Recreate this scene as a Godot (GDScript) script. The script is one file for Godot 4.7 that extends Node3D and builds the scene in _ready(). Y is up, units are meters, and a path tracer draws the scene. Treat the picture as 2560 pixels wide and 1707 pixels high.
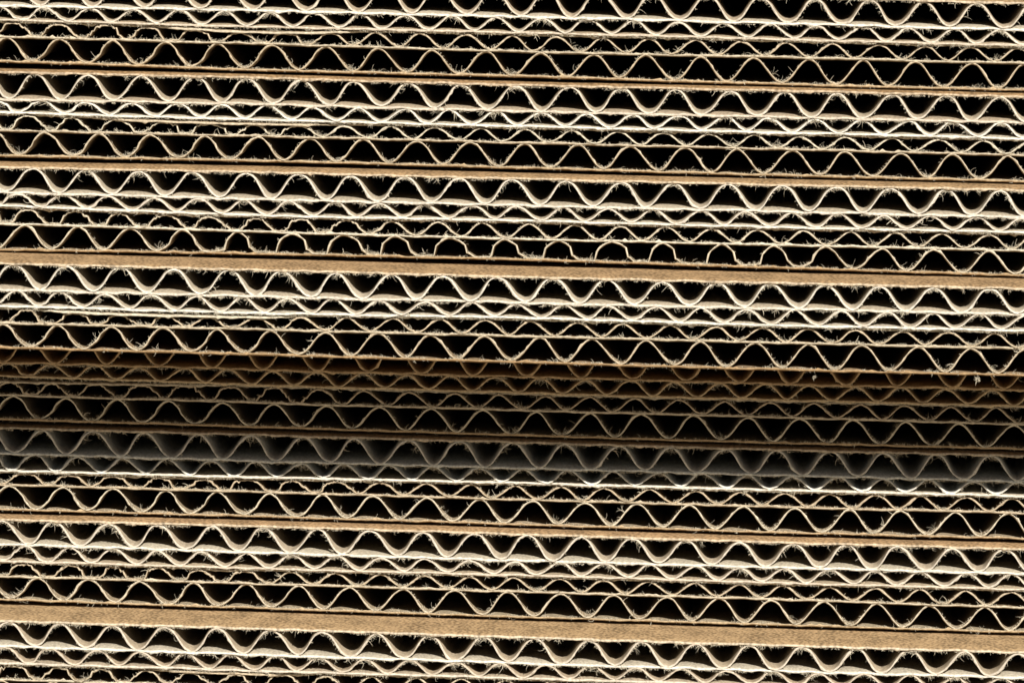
extends Node3D
# A close-up of the cut ends of eight folded double-wall cartons. Sizes are in millimetres until they are committed (MM).

const MM := 0.001
const HALF := 92.0          # half of the modelled length of the stack
const DEEP := 260.0         # how far the cartons run back
const LINER := 0.29         # paper thicknesses
const MEDIUM := 0.235
const GLUED := 0.13          # how far the flute tips are pressed into the papers they are glued to
const CURL_DOWN := 0.34     # the upper panels were cut with the burr down, the lower ones with the burr up
const CURL_UP := 0.2
const GROUND_Y := -55.6
const KNOTS: Array = [-75.0, -37.5, 0.0, 37.5, 75.0]

# Front edge of each carton (z), heights of its papers along the edge, and first crest and pitch of its four flutings
var cartons: Array = [
	{"z": 0.00, "lines": {"T": [51.61, 51.66, 51.63, 51.49, 51.31], "M": [47.85, 47.91, 47.88, 47.74, 47.56], "I": [45.63, 45.45, 45.42, 45.32, 45.19], "m": [42.82, 42.62, 42.35, 42.35, 42.26], "O": [39.23, 38.81, 38.74, 38.48, 38.40]}, "waves": [[-73.96, 7.8], [-76.02, 6.63], [-73.98, 6.652], [-74.94, 7.819]]},
	{"z": 1.15, "lines": {"T": [38.13, 38.15, 37.97, 38.01, 37.95], "M": [34.23, 34.37, 34.25, 34.23, 34.25], "I": [32.17, 31.97, 31.92, 31.87, 31.83], "m": [29.15, 29.21, 29.15, 29.11, 29.04], "O": [25.44, 25.61, 25.49, 25.32, 25.28]}, "waves": [[-70.39, 7.804], [-76.12, 6.651], [-71.49, 6.644], [-68.93, 7.8]]},
	{"z": 5.35, "lines": {"T": [24.59, 24.80, 24.74, 24.75, 24.81], "M": [21.03, 20.91, 20.91, 20.96, 21.00], "I": [18.90, 18.43, 18.60, 18.56, 18.70], "m": [15.90, 15.68, 15.55, 15.63, 15.64], "O": [12.14, 12.43, 12.57, 12.31, 12.05]}, "waves": [[-70.13, 7.796], [-72.17, 6.629], [-70.6, 6.644], [-71.32, 7.8]]},
	{"z": 14.15, "lines": {"T": [11.68, 11.65, 11.57, 11.56, 11.63], "M": [7.96, 7.88, 7.88, 7.95, 7.98], "I": [5.45, 5.34, 5.58, 5.43, 5.47], "m": [2.62, 2.58, 2.56, 2.55, 2.58], "O": [-0.97, -1.03, -1.19, -1.31, -1.26]}, "waves": [[-71.34, 7.79], [-71.08, 6.603], [-69.42, 6.637], [-72.75, 7.747]]},
	{"z": -4.75, "lines": {"T": [-1.75, -1.83, -1.86, -1.89, -1.86], "M": [-5.51, -5.58, -5.61, -5.64, -5.61], "I": [-7.65, -7.97, -8.09, -8.15, -8.09], "m": [-10.92, -11.03, -11.12, -11.12, -11.20], "O": [-14.53, -14.66, -14.84, -14.91, -14.84]}, "waves": [[-80.02, 7.814], [-75.51, 6.628], [-75.28, 6.66], [-74.63, 7.811]]},
	{"z": -4.75, "lines": {"T": [-15.42, -15.42, -15.43, -15.53, -15.43], "M": [-19.23, -19.25, -19.27, -19.22, -19.24], "I": [-21.90, -21.89, -21.66, -21.67, -21.49], "m": [-24.47, -24.49, -24.54, -24.55, -24.44], "O": [-28.18, -28.15, -28.23, -28.33, -28.23]}, "waves": [[-70.35, 7.828], [-77.92, 6.641], [-72.79, 6.667], [-75.08, 7.815]]},
	{"z": -2.45, "lines": {"T": [-28.93, -28.82, -28.87, -29.00, -28.97], "M": [-32.55, -32.66, -32.76, -32.67, -32.58], "I": [-35.19, -35.22, -35.09, -35.12, -35.05], "m": [-37.91, -37.92, -37.96, -37.99, -38.14], "O": [-41.43, -41.56, -41.74, -41.80, -41.81]}, "waves": [[-75.65, 7.83], [-78.98, 6.653], [-72.53, 6.664], [-70.57, 7.822]]},
	{"z": 7.35, "lines": {"T": [-42.27, -42.27, -42.38, -42.44, -42.44], "M": [-45.94, -46.09, -46.17, -46.19, -46.07], "I": [-48.62, -48.60, -48.53, -48.48, -48.39], "m": [-51.51, -51.50, -51.43, -51.38, -51.28], "O": [-55.18, -55.16, -55.10, -55.04, -54.95]}, "waves": [[-73.3, 7.8], [-73.39, 6.64], [-72.64, 6.648], [-66.49, 7.802]]},
]

var rng := RandomNumberGenerator.new()
var rough := FastNoiseLite.new()
var paper_mat: StandardMaterial3D
var kraft_mat: StandardMaterial3D
var fibre_mat: StandardMaterial3D

func _ready():
	rng.seed = 20417
	# ---- camera
	var cam := Camera3D.new()
	cam.name = "camera"
	cam.fov = rad_to_deg(2.0 * atan(50.0 / 700.0))
	cam.near = 0.05
	cam.far = 400.0
	cam.transform = Transform3D(Basis(Vector3(0.9978345, 0.01728256, -0.06346362), Vector3(-0.02591487, 0.99011725, -0.13782691), Vector3(0.06045442, 0.1391731, 0.98842102)), Vector3(42.318, 97.421, 691.895) * MM)
	add_child(cam)
	cam.current = true
	# ---- sky and exposure
	var world := WorldEnvironment.new()
	world.name = "world_environment"
	var env := Environment.new()
	env.background_mode = Environment.BG_SKY
	var sky := Sky.new()
	var skym := ProceduralSkyMaterial.new()
	skym.sky_top_color = Color(0.50, 0.54, 0.57)
	skym.sky_horizon_color = Color(0.61, 0.62, 0.61)
	skym.sky_curve = 0.15
	skym.ground_bottom_color = Color(0.30, 0.25, 0.19)
	skym.ground_horizon_color = Color(0.50, 0.46, 0.40)
	skym.sun_angle_max = 0.0
	sky.sky_material = skym
	env.sky = sky
	env.background_energy_multiplier = 0.42
	env.tonemap_mode = Environment.TONE_MAPPER_LINEAR
	env.tonemap_exposure = 1.32
	env.sdfgi_enabled = true
	env.ssao_enabled = true
	env.ssil_enabled = true
	world.environment = env
	add_child(world)
	# ---- sun, from the front right
	var sun := DirectionalLight3D.new()
	sun.name = "sun"
	sun.light_energy = 1.6
	sun.light_color = Color(1.0, 0.97, 0.92)
	sun.light_angular_distance = 0.5
	sun.shadow_enabled = true
	var towards := Vector3(0.5, 1.09, 1.0).normalized()
	sun.look_at_from_position(towards, Vector3.ZERO, Vector3.UP)
	add_child(sun)
	# ---- materials
	rough.seed = 7
	rough.noise_type = FastNoiseLite.TYPE_SIMPLEX
	rough.frequency = 1.0
	rough.fractal_type = FastNoiseLite.FRACTAL_NONE
	paper_mat = StandardMaterial3D.new()
	paper_mat.vertex_color_use_as_albedo = true
	paper_mat.albedo_texture = fibre_texture(0.34, 0.12)
	paper_mat.uv1_triplanar = true
	paper_mat.uv1_world_triplanar = true
	paper_mat.uv1_scale = Vector3(24.0, 24.0, 24.0)
	paper_mat.roughness = 0.95
	paper_mat.metallic_specular = 0.2
	kraft_mat = paper_mat.duplicate()
	kraft_mat.albedo_texture = fibre_texture(0.62, 0.26)
	kraft_mat.uv1_scale = Vector3(20.0, 15.0, 15.0)
	fibre_mat = StandardMaterial3D.new()
	fibre_mat.albedo_color = Color(0.80, 0.77, 0.70)
	fibre_mat.roughness = 0.8
	fibre_mat.metallic_specular = 0.3
	# ---- the place
	build_ground()
	var labels := [
		"uppermost folded cardboard carton, its top large flutes cut off by the picture's upper edge",
		"folded cardboard carton second from the top, split open along the middle at its left end",
		"folded cardboard carton with a row of squashed, square-shouldered large flutes along its bottom",
		"jutting cardboard carton with a wide tan face above, overhanging and shading the cartons below",
		"set-back cardboard carton in brown shadow, tips of its top flutes hidden by the overhang",
		"cardboard carton whose upper half lies in grey shadow and lower half in sunlight",
		"sunlit cardboard carton on top of the lowest one, below the half-shaded carton",
		"lowest folded cardboard carton, showing the widest tan top face, cut off by the lower edge"]
	for k in cartons.size():
		build_carton(k, labels[k])
	lint(Vector3(67.6, -1.35, 14.3), 0.75, 61, "white lint tuft hanging from the jutting carton's lower edge near the right side")
	lint(Vector3(44.3, -1.75, 14.1), 0.5, 62, "small pale lint tuft below the jutting carton's lower edge, left of the larger white tuft")

# ------------------------------------------------------------------ materials

func fibre_texture(grain: float, cloud: float) -> ImageTexture:
	# Short fibres and soft clouds, neutral: the paper's own colour is in its vertex colours.
	var a := FastNoiseLite.new()
	a.seed = 3
	a.frequency = 0.02
	a.fractal_octaves = 3
	var b := FastNoiseLite.new()
	b.seed = 11
	b.frequency = 0.14
	b.fractal_octaves = 3
	var big := a.get_seamless_image(512, 512)
	var fine := b.get_seamless_image(512, 512)
	var img := Image.create(512, 512, false, Image.FORMAT_RGB8)
	for y in 512:
		for x in 512:
			var v: float = 0.76 + cloud * (big.get_pixel(x, y).r - 0.5) + grain * (fine.get_pixel(x, y).r - 0.5)
			var warm: float = clampf(0.5 - fine.get_pixel((x + 131) % 512, (y + 57) % 512).r, 0.0, 0.5)
			v = clampf(v, 0.3, 1.0)
			img.set_pixel(x, y, Color(v + 0.12, v + 0.12 - 0.05 * warm, v + 0.12 - 0.12 * warm))
	return ImageTexture.create_from_image(img)

# ------------------------------------------------------------------ curves of the stack

func along(v: Array, x: float) -> float:
	# height of a paper at x: smooth through the five knots, straight beyond
	var t := (x + 75.0) / 37.5
	var i := clampi(int(floor(t)), 0, 3)
	var f := t - i
	if t < 0.0 or t > 4.0:
		return lerpf(v[i], v[i + 1], f)
	var p0: float = v[maxi(i - 1, 0)]
	var p3: float = v[mini(i + 2, 4)]
	return cubic_interpolate(v[i], v[i + 1], p0, p3, f)

func bump(x: float, lo: float, hi: float, soft: float) -> float:
	return smoothstep(lo - soft, lo + soft, x) * (1.0 - smoothstep(hi - soft, hi + soft, x))

func split_gap(k: int, x: float) -> float:
	# where the two inner papers of a folded carton stand apart
	match k:
		0: return 0.52 * bump(x, -49.0, -27.0, 10.0)
		1: return 0.36 * bump(x, -60.0, -28.0, 12.0)
		3: return 0.40 * bump(x, -66.0, -32.0, 9.0)
		4: return 0.62 * bump(x, -110.0, -56.0, 26.0)
		5: return 0.14 * bump(x, -70.0, -40.0, 15.0)
		6: return 0.16 * bump(x, -48.0, -38.0, 6.0)
		7: return 0.22 * bump(x, -52.0, -28.0, 9.0)
	return 0.0

func height(k: int, which: String, x: float) -> float:
	var c: Dictionary = cartons[k]
	var wob := 0.035 * rough.get_noise_2d(x * 0.09, k * 17.0 + which.unicode_at(0)) + 0.02 * rough.get_noise_2d(x * 0.35, k * 9.0 + which.unicode_at(0))
	if which == "i":
		return along(c.lines["I"], x) - LINER - 0.03 - split_gap(k, x) + wob * 0.4
	if which == "T":
		wob *= 0.5
	return along(c.lines[which], x) + wob

func front(k: int, x: float, lower: bool, salt: float) -> float:
	# how far the cut edge of a paper stands before the carton's front (mm)
	return (-0.3 if lower else 0.0) - (0.0085 * x if k == 3 else 0.0) + 0.10 * rough.get_noise_2d(x * 0.12, salt) + 0.05 * rough.get_noise_2d(x * 1.3, salt + 40.0)

const CURLS := {"T": -0.8, "M": -1.0, "I": -0.6, "i": -0.6, "m": 1.0, "O": 1.0}

func curl_of(which: String) -> float:
	var c: float = CURLS[which]
	return c * (CURL_DOWN if c < 0.0 else CURL_UP)

# ------------------------------------------------------------------ papers

# Depths behind the cut edge at which a paper's faces are cut into rows
const ROWS: Array = [260.0, 60.0, 18.0, 7.0, 3.5, 2.0, 1.4, 1.0, 0.65, 0.35, 0.13]
const EDGE: Array = [[0.03, 0.86], [0.0, 0.42], [-0.015, 0.0], [0.0, -0.42], [0.03, -0.86]]   # depth, share of half the thickness

func sheet(xs: PackedFloat32Array, ys: PackedFloat32Array, nx: PackedFloat32Array, ny: PackedFloat32Array, thick: float, fz: PackedFloat32Array, curl: PackedFloat32Array, reach: float, top: Color, edge: Color, under: Color, salt: float) -> ArrayMesh:
	var rows := ROWS.size() * 2 + EDGE.size()
	var n := xs.size()
	var pos := PackedVector3Array()
	var col := PackedColorArray()
	pos.resize(n * rows)
	col.resize(n * rows)
	var m := ROWS.size()
	var at := 0
	var flap := 1.0 if curl[0] < 0.0 else -1.0
	var tone := 1.0 + 0.14 * rough.get_noise_2d(salt * 3.7, 5.0)
	for i in n:
		var h := thick * 0.5
		var fray := 1.0 + 0.35 * rough.get_noise_2d(xs[i] * 1.7, salt) + 0.2 * rough.get_noise_2d(xs[i] * 5.0, salt)
		var torn := 3.2 * maxf(0.0, rough.get_noise_2d(xs[i] * 0.45, salt + 61.0) - 0.55) * (1.0 + rough.get_noise_2d(xs[i] * 2.2, salt + 62.0))
		for r in rows:
			var d: float
			var s: float
			var c: Color
			if r < m:
				d = ROWS[r]
				s = 1.0
				c = top
			elif r < m + EDGE.size():
				d = EDGE[r - m][0]
				s = EDGE[r - m][1]
				c = edge
			else:
				d = ROWS[rows - 1 - r]
				s = -1.0
				c = under
			var hh := h
			if d < 0.5:
				hh = h * lerpf(fray + (torn if s * flap < 0.0 else 0.0), 1.0, d / 0.5)
				c = c.lerp(edge, clampf(1.0 - d / 0.3, 0.0, 1.0) * 0.8)
			var bend := 0.0
			if d < reach:
				var t := 1.0 - d / reach
				bend = curl[i] * t * t
			pos[at] = Vector3(xs[i] + nx[i] * hh * s, ys[i] + ny[i] * hh * s + bend, fz[i] - d) * MM
			col[at] = Color(c.r * tone, c.g * tone * (0.5 + 0.5 * tone), c.b * tone * tone)
			at += 1
	var idx := PackedInt32Array()
	idx.resize((n - 1) * (rows - 1) * 6)
	at = 0
	for i in n - 1:
		for r in rows - 1:
			var a := i * rows + r
			var b := a + rows
			idx[at] = a
			idx[at + 1] = a + 1
			idx[at + 2] = b
			idx[at + 3] = b
			idx[at + 4] = a + 1
			idx[at + 5] = b + 1
			at += 6
	var arr := []
	arr.resize(Mesh.ARRAY_MAX)
	arr[Mesh.ARRAY_VERTEX] = pos
	arr[Mesh.ARRAY_COLOR] = col
	arr[Mesh.ARRAY_INDEX] = idx
	var st := SurfaceTool.new()
	st.create_from_arrays(arr)
	st.generate_normals()
	return st.commit()

func part(called: String, mesh: Mesh, mat: Material, parent: Node, kind := "") -> MeshInstance3D:
	var o := MeshInstance3D.new()
	o.name = called
	o.mesh = mesh
	o.material_override = mat
	if kind:
		o.set_meta("kind", kind)
	parent.add_child(o, true)
	return o

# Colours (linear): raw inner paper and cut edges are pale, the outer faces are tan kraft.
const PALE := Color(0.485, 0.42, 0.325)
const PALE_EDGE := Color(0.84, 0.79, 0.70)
const SHADE_GREY := Color(0.60, 0.595, 0.56)  # pale paper again, with the neutral tone of skylit shade painted in
const SHADE_GREY_EDGE := Color(0.88, 0.86, 0.79)  # cut edges of the same papers, shade tone painted in
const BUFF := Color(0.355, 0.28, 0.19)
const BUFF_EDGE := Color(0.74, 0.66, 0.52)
const BROWN := Color(0.38, 0.27, 0.16)  # pale paper again, with the warm shade under the overhang painted in
const SHADE_BROWN_EDGE := Color(0.76, 0.60, 0.39)  # its cut edges, tinted by the same painted shade
const KRAFT := Color(0.395, 0.264, 0.145)
const KRAFT_EDGE := Color(0.58, 0.43, 0.265)

func build_liner(k: int, which: String, called: String, parent: Node3D, base: Vector3):
	var lower: bool = which in ["i", "m", "O"]
	var salt := k * 31.0 + which.unicode_at(0)
	var n := int(HALF * 2.0 / 0.45) + 1
	var xs := PackedFloat32Array()
	var ys := PackedFloat32Array()
	var nx := PackedFloat32Array()
	var ny := PackedFloat32Array()
	var fz := PackedFloat32Array()
	var cu := PackedFloat32Array()
	for i in n:
		var x := -HALF + i * 0.45
		xs.append(x)
		ys.append(height(k, which, x) - base.y)
		nx.append(0.0)
		ny.append(1.0)
		fz.append(front(k, x, lower, salt) - (0.5 - 0.85 * smoothstep(0.05, 0.3, split_gap(k, x)) if which == "i" else 0.0))
		cu.append(curl_of(which) * (1.0 + 0.3 * rough.get_noise_2d(x * 0.25, salt + 5.0)))
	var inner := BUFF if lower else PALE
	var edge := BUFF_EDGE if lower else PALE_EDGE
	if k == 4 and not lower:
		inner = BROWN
		edge = SHADE_BROWN_EDGE
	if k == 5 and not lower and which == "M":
		inner = SHADE_GREY
		edge = SHADE_GREY_EDGE
	var top := inner
	var under := inner
	if which == "T":
		top = KRAFT
		edge = KRAFT_EDGE.lerp(PALE_EDGE, 0.35)
	if which == "i":
		edge = BUFF_EDGE
	if which == "O":
		under = KRAFT
		edge = KRAFT_EDGE
	var reach := 1.5 if not lower else 1.1
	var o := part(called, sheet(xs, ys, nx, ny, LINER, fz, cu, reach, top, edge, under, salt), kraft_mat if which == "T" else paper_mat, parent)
	# burr along the cut
	var fib := Fuzz.new(rng)
	for j in 2200:
		var x := rng.randf_range(-HALF, HALF)
		var dens := 0.30 + 0.9 * rough.get_noise_2d(x * 0.35, salt + 80.0) + 0.6 * rough.get_noise_2d(x * 1.6, salt + 84.0)
		if rng.randf() > dens + 0.25:
			continue
		var s := 1.0 if lower else -1.0
		if which == "O" and rng.randf() < 0.12:
			s = -1.0
		var y := height(k, which, x) - base.y + curl_of(which) + s * LINER * 0.42
		var long := rng.randf()
		var ln: float = 0.12 + 0.28 * rng.randf() + (0.8 * rng.randf() if long > 0.91 else 0.0)
		fib.tuft(Vector3(x, y, front(k, x, lower, salt) - 0.03 - 0.12 * rng.randf()), Vector3(rng.randf_range(-0.9, 0.9), s, rng.randf_range(-0.1, 0.7)), ln, rng.randf_range(0.024, 0.05))
	part("frayed_fibres", fib.mesh(), fibre_mat, o, "stuff")

func wave(ph: float, gain: float) -> float:
	# straight flanks, round crests and troughs: 1 on the crest (ph 0), -1 in the trough (ph 0.5)
	var v := gain * (1.0 - 4.0 * absf(ph))
	return v / pow(1.0 + pow(absf(v), 2.7), 1.0 / 2.7) * pow(1.0 + pow(gain, 2.7), 1.0 / 2.7) / gain

func build_fluting(k: int, slot: int, upper: String, lower_line: String, called: String, parent: Node3D, base: Vector3):
	var first: float = cartons[k].waves[slot][0]
	var pitch: float = cartons[k].waves[slot][1]
	var low := slot > 1
	var salt := k * 53.0 + slot * 7.0 + 300.0
	var step := 0.30 if slot in [0, 3] else 0.27
	var n := int(HALF * 2.0 / step) + 1
	var xs := PackedFloat32Array()
	var ys := PackedFloat32Array()
	var cu := PackedFloat32Array()
	var fz := PackedFloat32Array()
	for i in n:
		var x := -HALF + i * step
		var u := (x - first) / pitch
		var id := roundf(u)
		var jit := 0.028 * rough.get_noise_2d(u * 0.8, salt)
		var crushed := 0.0
		var gain: float = [1.62, 1.42, 1.32, 1.42][slot] + 0.12 * rough.get_noise_2d(id * 3.3, salt + 9.0)
		if slot == 2:
			crushed = (1.0 - smoothstep(-34.0, -22.0, x + 6.0 * sin(k * 2.3))) * (0.75 + 0.25 * rough.get_noise_2d(id * 2.1, salt + 33.0))
		elif slot == 3:
			crushed = bump(x, -46.0, 40.0, 15.0) if k == 2 else 0.2 * (1.0 - smoothstep(-50.0, -15.0, x))
		elif slot == 1:
			crushed = 0.35 * (1.0 - smoothstep(-72.0, -58.0, x))
		var v := u + jit + 0.05 * crushed * rough.get_noise_2d(id * 5.1, salt + 3.0)
		var ph := v - roundf(v)                                  # -0.5 .. 0.5, 0 on the crest
		var w := wave(ph, gain)
		if crushed > 0.0:
			var wide := (0.275 if slot == 3 else 0.31) + 0.05 * rough.get_noise_2d(id * 4.7, salt + 13.0)
			var q := absf(ph) / wide
			var dome := 0.0
			if slot == 3:
				# round on top, then upright shoulders; the right foot runs out over the floor
				dome = 1.0 - (1.15 if ph < 0.0 else 0.85) * pow(q, 1.7) - 1.6 * smoothstep(0.84, 1.03, q)
				var floor_w := -1.0 + (0.45 * (1.0 - smoothstep(wide, wide + 0.13, ph)) if ph > 0.0 else 0.0)
				dome = maxf(dome, floor_w)
			else:
				# buckled: a flat arch with a step in its flank
				var side := rough.get_noise_2d(id * 7.7 + (20.0 if ph > 0.0 else 0.0), salt + 15.0)
				var at_q := 0.78 + 0.25 * side
				dome = 1.0 - 0.9 * q * q - (0.55 + 0.3 * side) * smoothstep(at_q - 0.07, at_q + 0.07, q)
				dome = maxf(dome - 0.35 * smoothstep(1.0, 1.5, q), -1.0)
				dome += (0.30 * rough.get_noise_2d(x * 1.6, salt + 70.0) + 0.16 * rough.get_noise_2d(x * 4.0, salt + 71.0)) * (1.0 - 0.75 * absf(w))
			w = clampf(lerpf(w, dome, minf(crushed * 1.1, 1.0)), -1.0, 1.0)
		var hi := height(k, upper, x) - base.y - LINER * 0.5 - MEDIUM * 0.5 + GLUED
		var lo := height(k, lower_line, x) - base.y + LINER * 0.5 + MEDIUM * 0.5 - GLUED
		var share := (1.0 + w) * 0.5
		xs.append(x)
		ys.append(lerpf(lo, hi, share) + 0.035 * rough.get_noise_2d(x * 0.9, salt + 20.0))
		cu.append(lerpf(curl_of(lower_line), curl_of(upper), share) * (1.0 + 0.3 * rough.get_noise_2d(x * 0.25, salt + 5.0)))
		fz.append(front(k, x, low, salt) - 0.06)
	var nx := PackedFloat32Array()
	var ny := PackedFloat32Array()
	for i in n:
		var a := maxi(i - 1, 0)
		var b := mini(i + 1, n - 1)
		var t := Vector2(xs[b] - xs[a], ys[b] - ys[a]).normalized()
		nx.append(-t.y)
		ny.append(t.x)
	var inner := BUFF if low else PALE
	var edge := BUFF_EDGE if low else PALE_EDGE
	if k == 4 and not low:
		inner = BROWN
		edge = SHADE_BROWN_EDGE
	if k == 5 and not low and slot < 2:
		inner = SHADE_GREY
		edge = SHADE_GREY_EDGE
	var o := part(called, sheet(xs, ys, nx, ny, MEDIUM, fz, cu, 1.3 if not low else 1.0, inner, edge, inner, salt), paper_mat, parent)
	var fib := Fuzz.new(rng)
	for j in 4000:
		var i := rng.randi_range(1, n - 2)
		var x := xs[i]
		# the burr hangs from the crests of the upper panels and stands in the troughs of the lower ones
		var hi := height(k, upper, x) - base.y
		var lo := height(k, lower_line, x) - base.y
		var share := clampf((ys[i] - lo) / maxf(hi - lo, 0.1), 0.0, 1.0)
		var want := 0.12 + 0.75 * (smoothstep(0.5, 1.0, share) if not low else 1.0 - smoothstep(0.05, 0.45, share))
		want *= 0.65 + 1.1 * rough.get_noise_2d(x * 0.25, salt + 81.0) + 0.9 * rough.get_noise_2d(x * 1.3, salt + 85.0)
		if rng.randf() > want:
			continue
		var s := 1.0 if low else -1.0
		var long := rng.randf()
		var ln: float = 0.14 + 0.34 * rng.randf() + (1.1 * rng.randf() if long > 0.92 else 0.0)
		fib.tuft(Vector3(x + nx[i] * s * MEDIUM * 0.45, ys[i] + ny[i] * s * MEDIUM * 0.45 + cu[i], fz[i] - 0.02 - 0.12 * rng.randf()), Vector3(nx[i] * s + rng.randf_range(-0.9, 0.9), ny[i] * s + rng.randf_range(-0.5, 0.5), rng.randf_range(-0.1, 0.8)), ln, rng.randf_range(0.024, 0.05))
	part("frayed_fibres", fib.mesh(), fibre_mat, o, "stuff")

func build_carton(k: int, label: String):
	var o := Node3D.new()
	o.name = "folded_carton" if k == 0 else "folded_carton_%03d" % k
	var base := Vector3(0.0, along(cartons[k].lines["O"], 0.0) - LINER * 0.5, cartons[k].z)
	o.position = base * MM
	o.set_meta("label", label)
	o.set_meta("category", "cardboard carton")
	o.set_meta("group", "stacked folded cardboard cartons")
	add_child(o)
	build_liner(k, "T", "outer_liner", o, base)
	build_fluting(k, 0, "T", "M", "large_fluting", o, base)
	build_liner(k, "M", "middle_liner", o, base)
	build_fluting(k, 1, "M", "I", "small_fluting", o, base)
	build_liner(k, "I", "inner_liner", o, base)
	build_liner(k, "i", "inner_liner", o, base)
	build_fluting(k, 2, "i", "m", "small_fluting", o, base)
	build_liner(k, "m", "middle_liner", o, base)
	build_fluting(k, 3, "m", "O", "large_fluting", o, base)
	build_liner(k, "O", "outer_liner", o, base)

func lint(at: Vector3, size: float, sd: int, label: String):
	var r := RandomNumberGenerator.new()
	r.seed = sd
	var fib := Fuzz.new(r)
	for j in int(60 * size):
		var p := Vector3(r.randf_range(-0.4, 0.4), -0.9 * r.randf(), r.randf_range(-0.1, 0.25)) * size
		fib.hair(p, Vector3(r.randf_range(-1, 1), r.randf_range(-1, 0.6), r.randf_range(-0.3, 0.8)), size * r.randf_range(0.3, 0.9), r.randf_range(0.025, 0.045))
	var o := part("lint_tuft", fib.mesh(), fibre_mat, self)
	o.position = at * MM
	o.set_meta("label", label)
	o.set_meta("category", "lint")
	o.set_meta("group", "lint tufts below the jutting carton")

# Fine paper fibres: three-sided tapered threads of three bent pieces
class Fuzz:
	var pos := PackedVector3Array()
	var idx := PackedInt32Array()
	var r: RandomNumberGenerator
	func _init(with: RandomNumberGenerator):
		r = with
	func tuft(at: Vector3, dir: Vector3, length: float, radius: float):
		# one fibre, or now and then a clump of curled ones from the same spot
		hair(at, dir, length, radius)
		if r.randf() < 0.16:
			for s in r.randi_range(2, 4):
				hair(at + Vector3(r.randf_range(-0.12, 0.12), r.randf_range(-0.03, 0.03), r.randf_range(-0.05, 0.05)), dir + Vector3(r.randf_range(-1.2, 1.2), r.randf_range(-0.3, 0.3), r.randf_range(-0.3, 0.3)), length * r.randf_range(0.6, 1.2), radius)
	func hair(at: Vector3, dir: Vector3, length: float, radius: float):
		var d := dir.normalized()
		var bend := Vector3(r.randf_range(-1, 1), r.randf_range(-1, 1), r.randf_range(-1, 1)) * 1.25
		var p := at
		var start := pos.size()
		for s in 4:
			var side := d.cross(Vector3(0.3, 0.2, 0.93)).normalized()
			var up := side.cross(d)
			var w := radius * (1.0 - 0.22 * s)
			for q in 3:
				var a := TAU * q / 3.0
				pos.append((p + side * cos(a) * w + up * sin(a) * w) * 0.001)
			p += d * length / 3.0
			d = (d + bend + Vector3(r.randf_range(-0.3, 0.3), r.randf_range(-0.3, 0.3), 0.0)).normalized()
		for s in 3:
			for q in 3:
				var a := start + s * 3 + q
				var b := start + s * 3 + (q + 1) % 3
				idx.append_array(PackedInt32Array([a, b, a + 3, b, b + 3, a + 3]))
		idx.append_array(PackedInt32Array([start + 9, start + 10, start + 11]))
	func mesh() -> ArrayMesh:
		var arr := []
		arr.resize(Mesh.ARRAY_MAX)
		arr[Mesh.ARRAY_VERTEX] = pos
		arr[Mesh.ARRAY_INDEX] = idx
		var st := SurfaceTool.new()
		st.create_from_arrays(arr)
		st.generate_normals()
		return st.commit()

func build_ground():
	var st := SurfaceTool.new()
	st.begin(Mesh.PRIMITIVE_TRIANGLES)
	var m := PlaneMesh.new()
	m.size = Vector2(300.0, 300.0)
	m.subdivide_width = 4
	m.subdivide_depth = 4
	var mat := StandardMaterial3D.new()
	mat.albedo_color = Color(0.30, 0.25, 0.18).linear_to_srgb()
	mat.roughness = 0.95
	var o := part("ground", m, mat, self, "structure")
	o.position = Vector3(0.0, GROUND_Y * MM, 0.0)
	o.set_meta("label", "flat ground that the stack of cartons stands on")
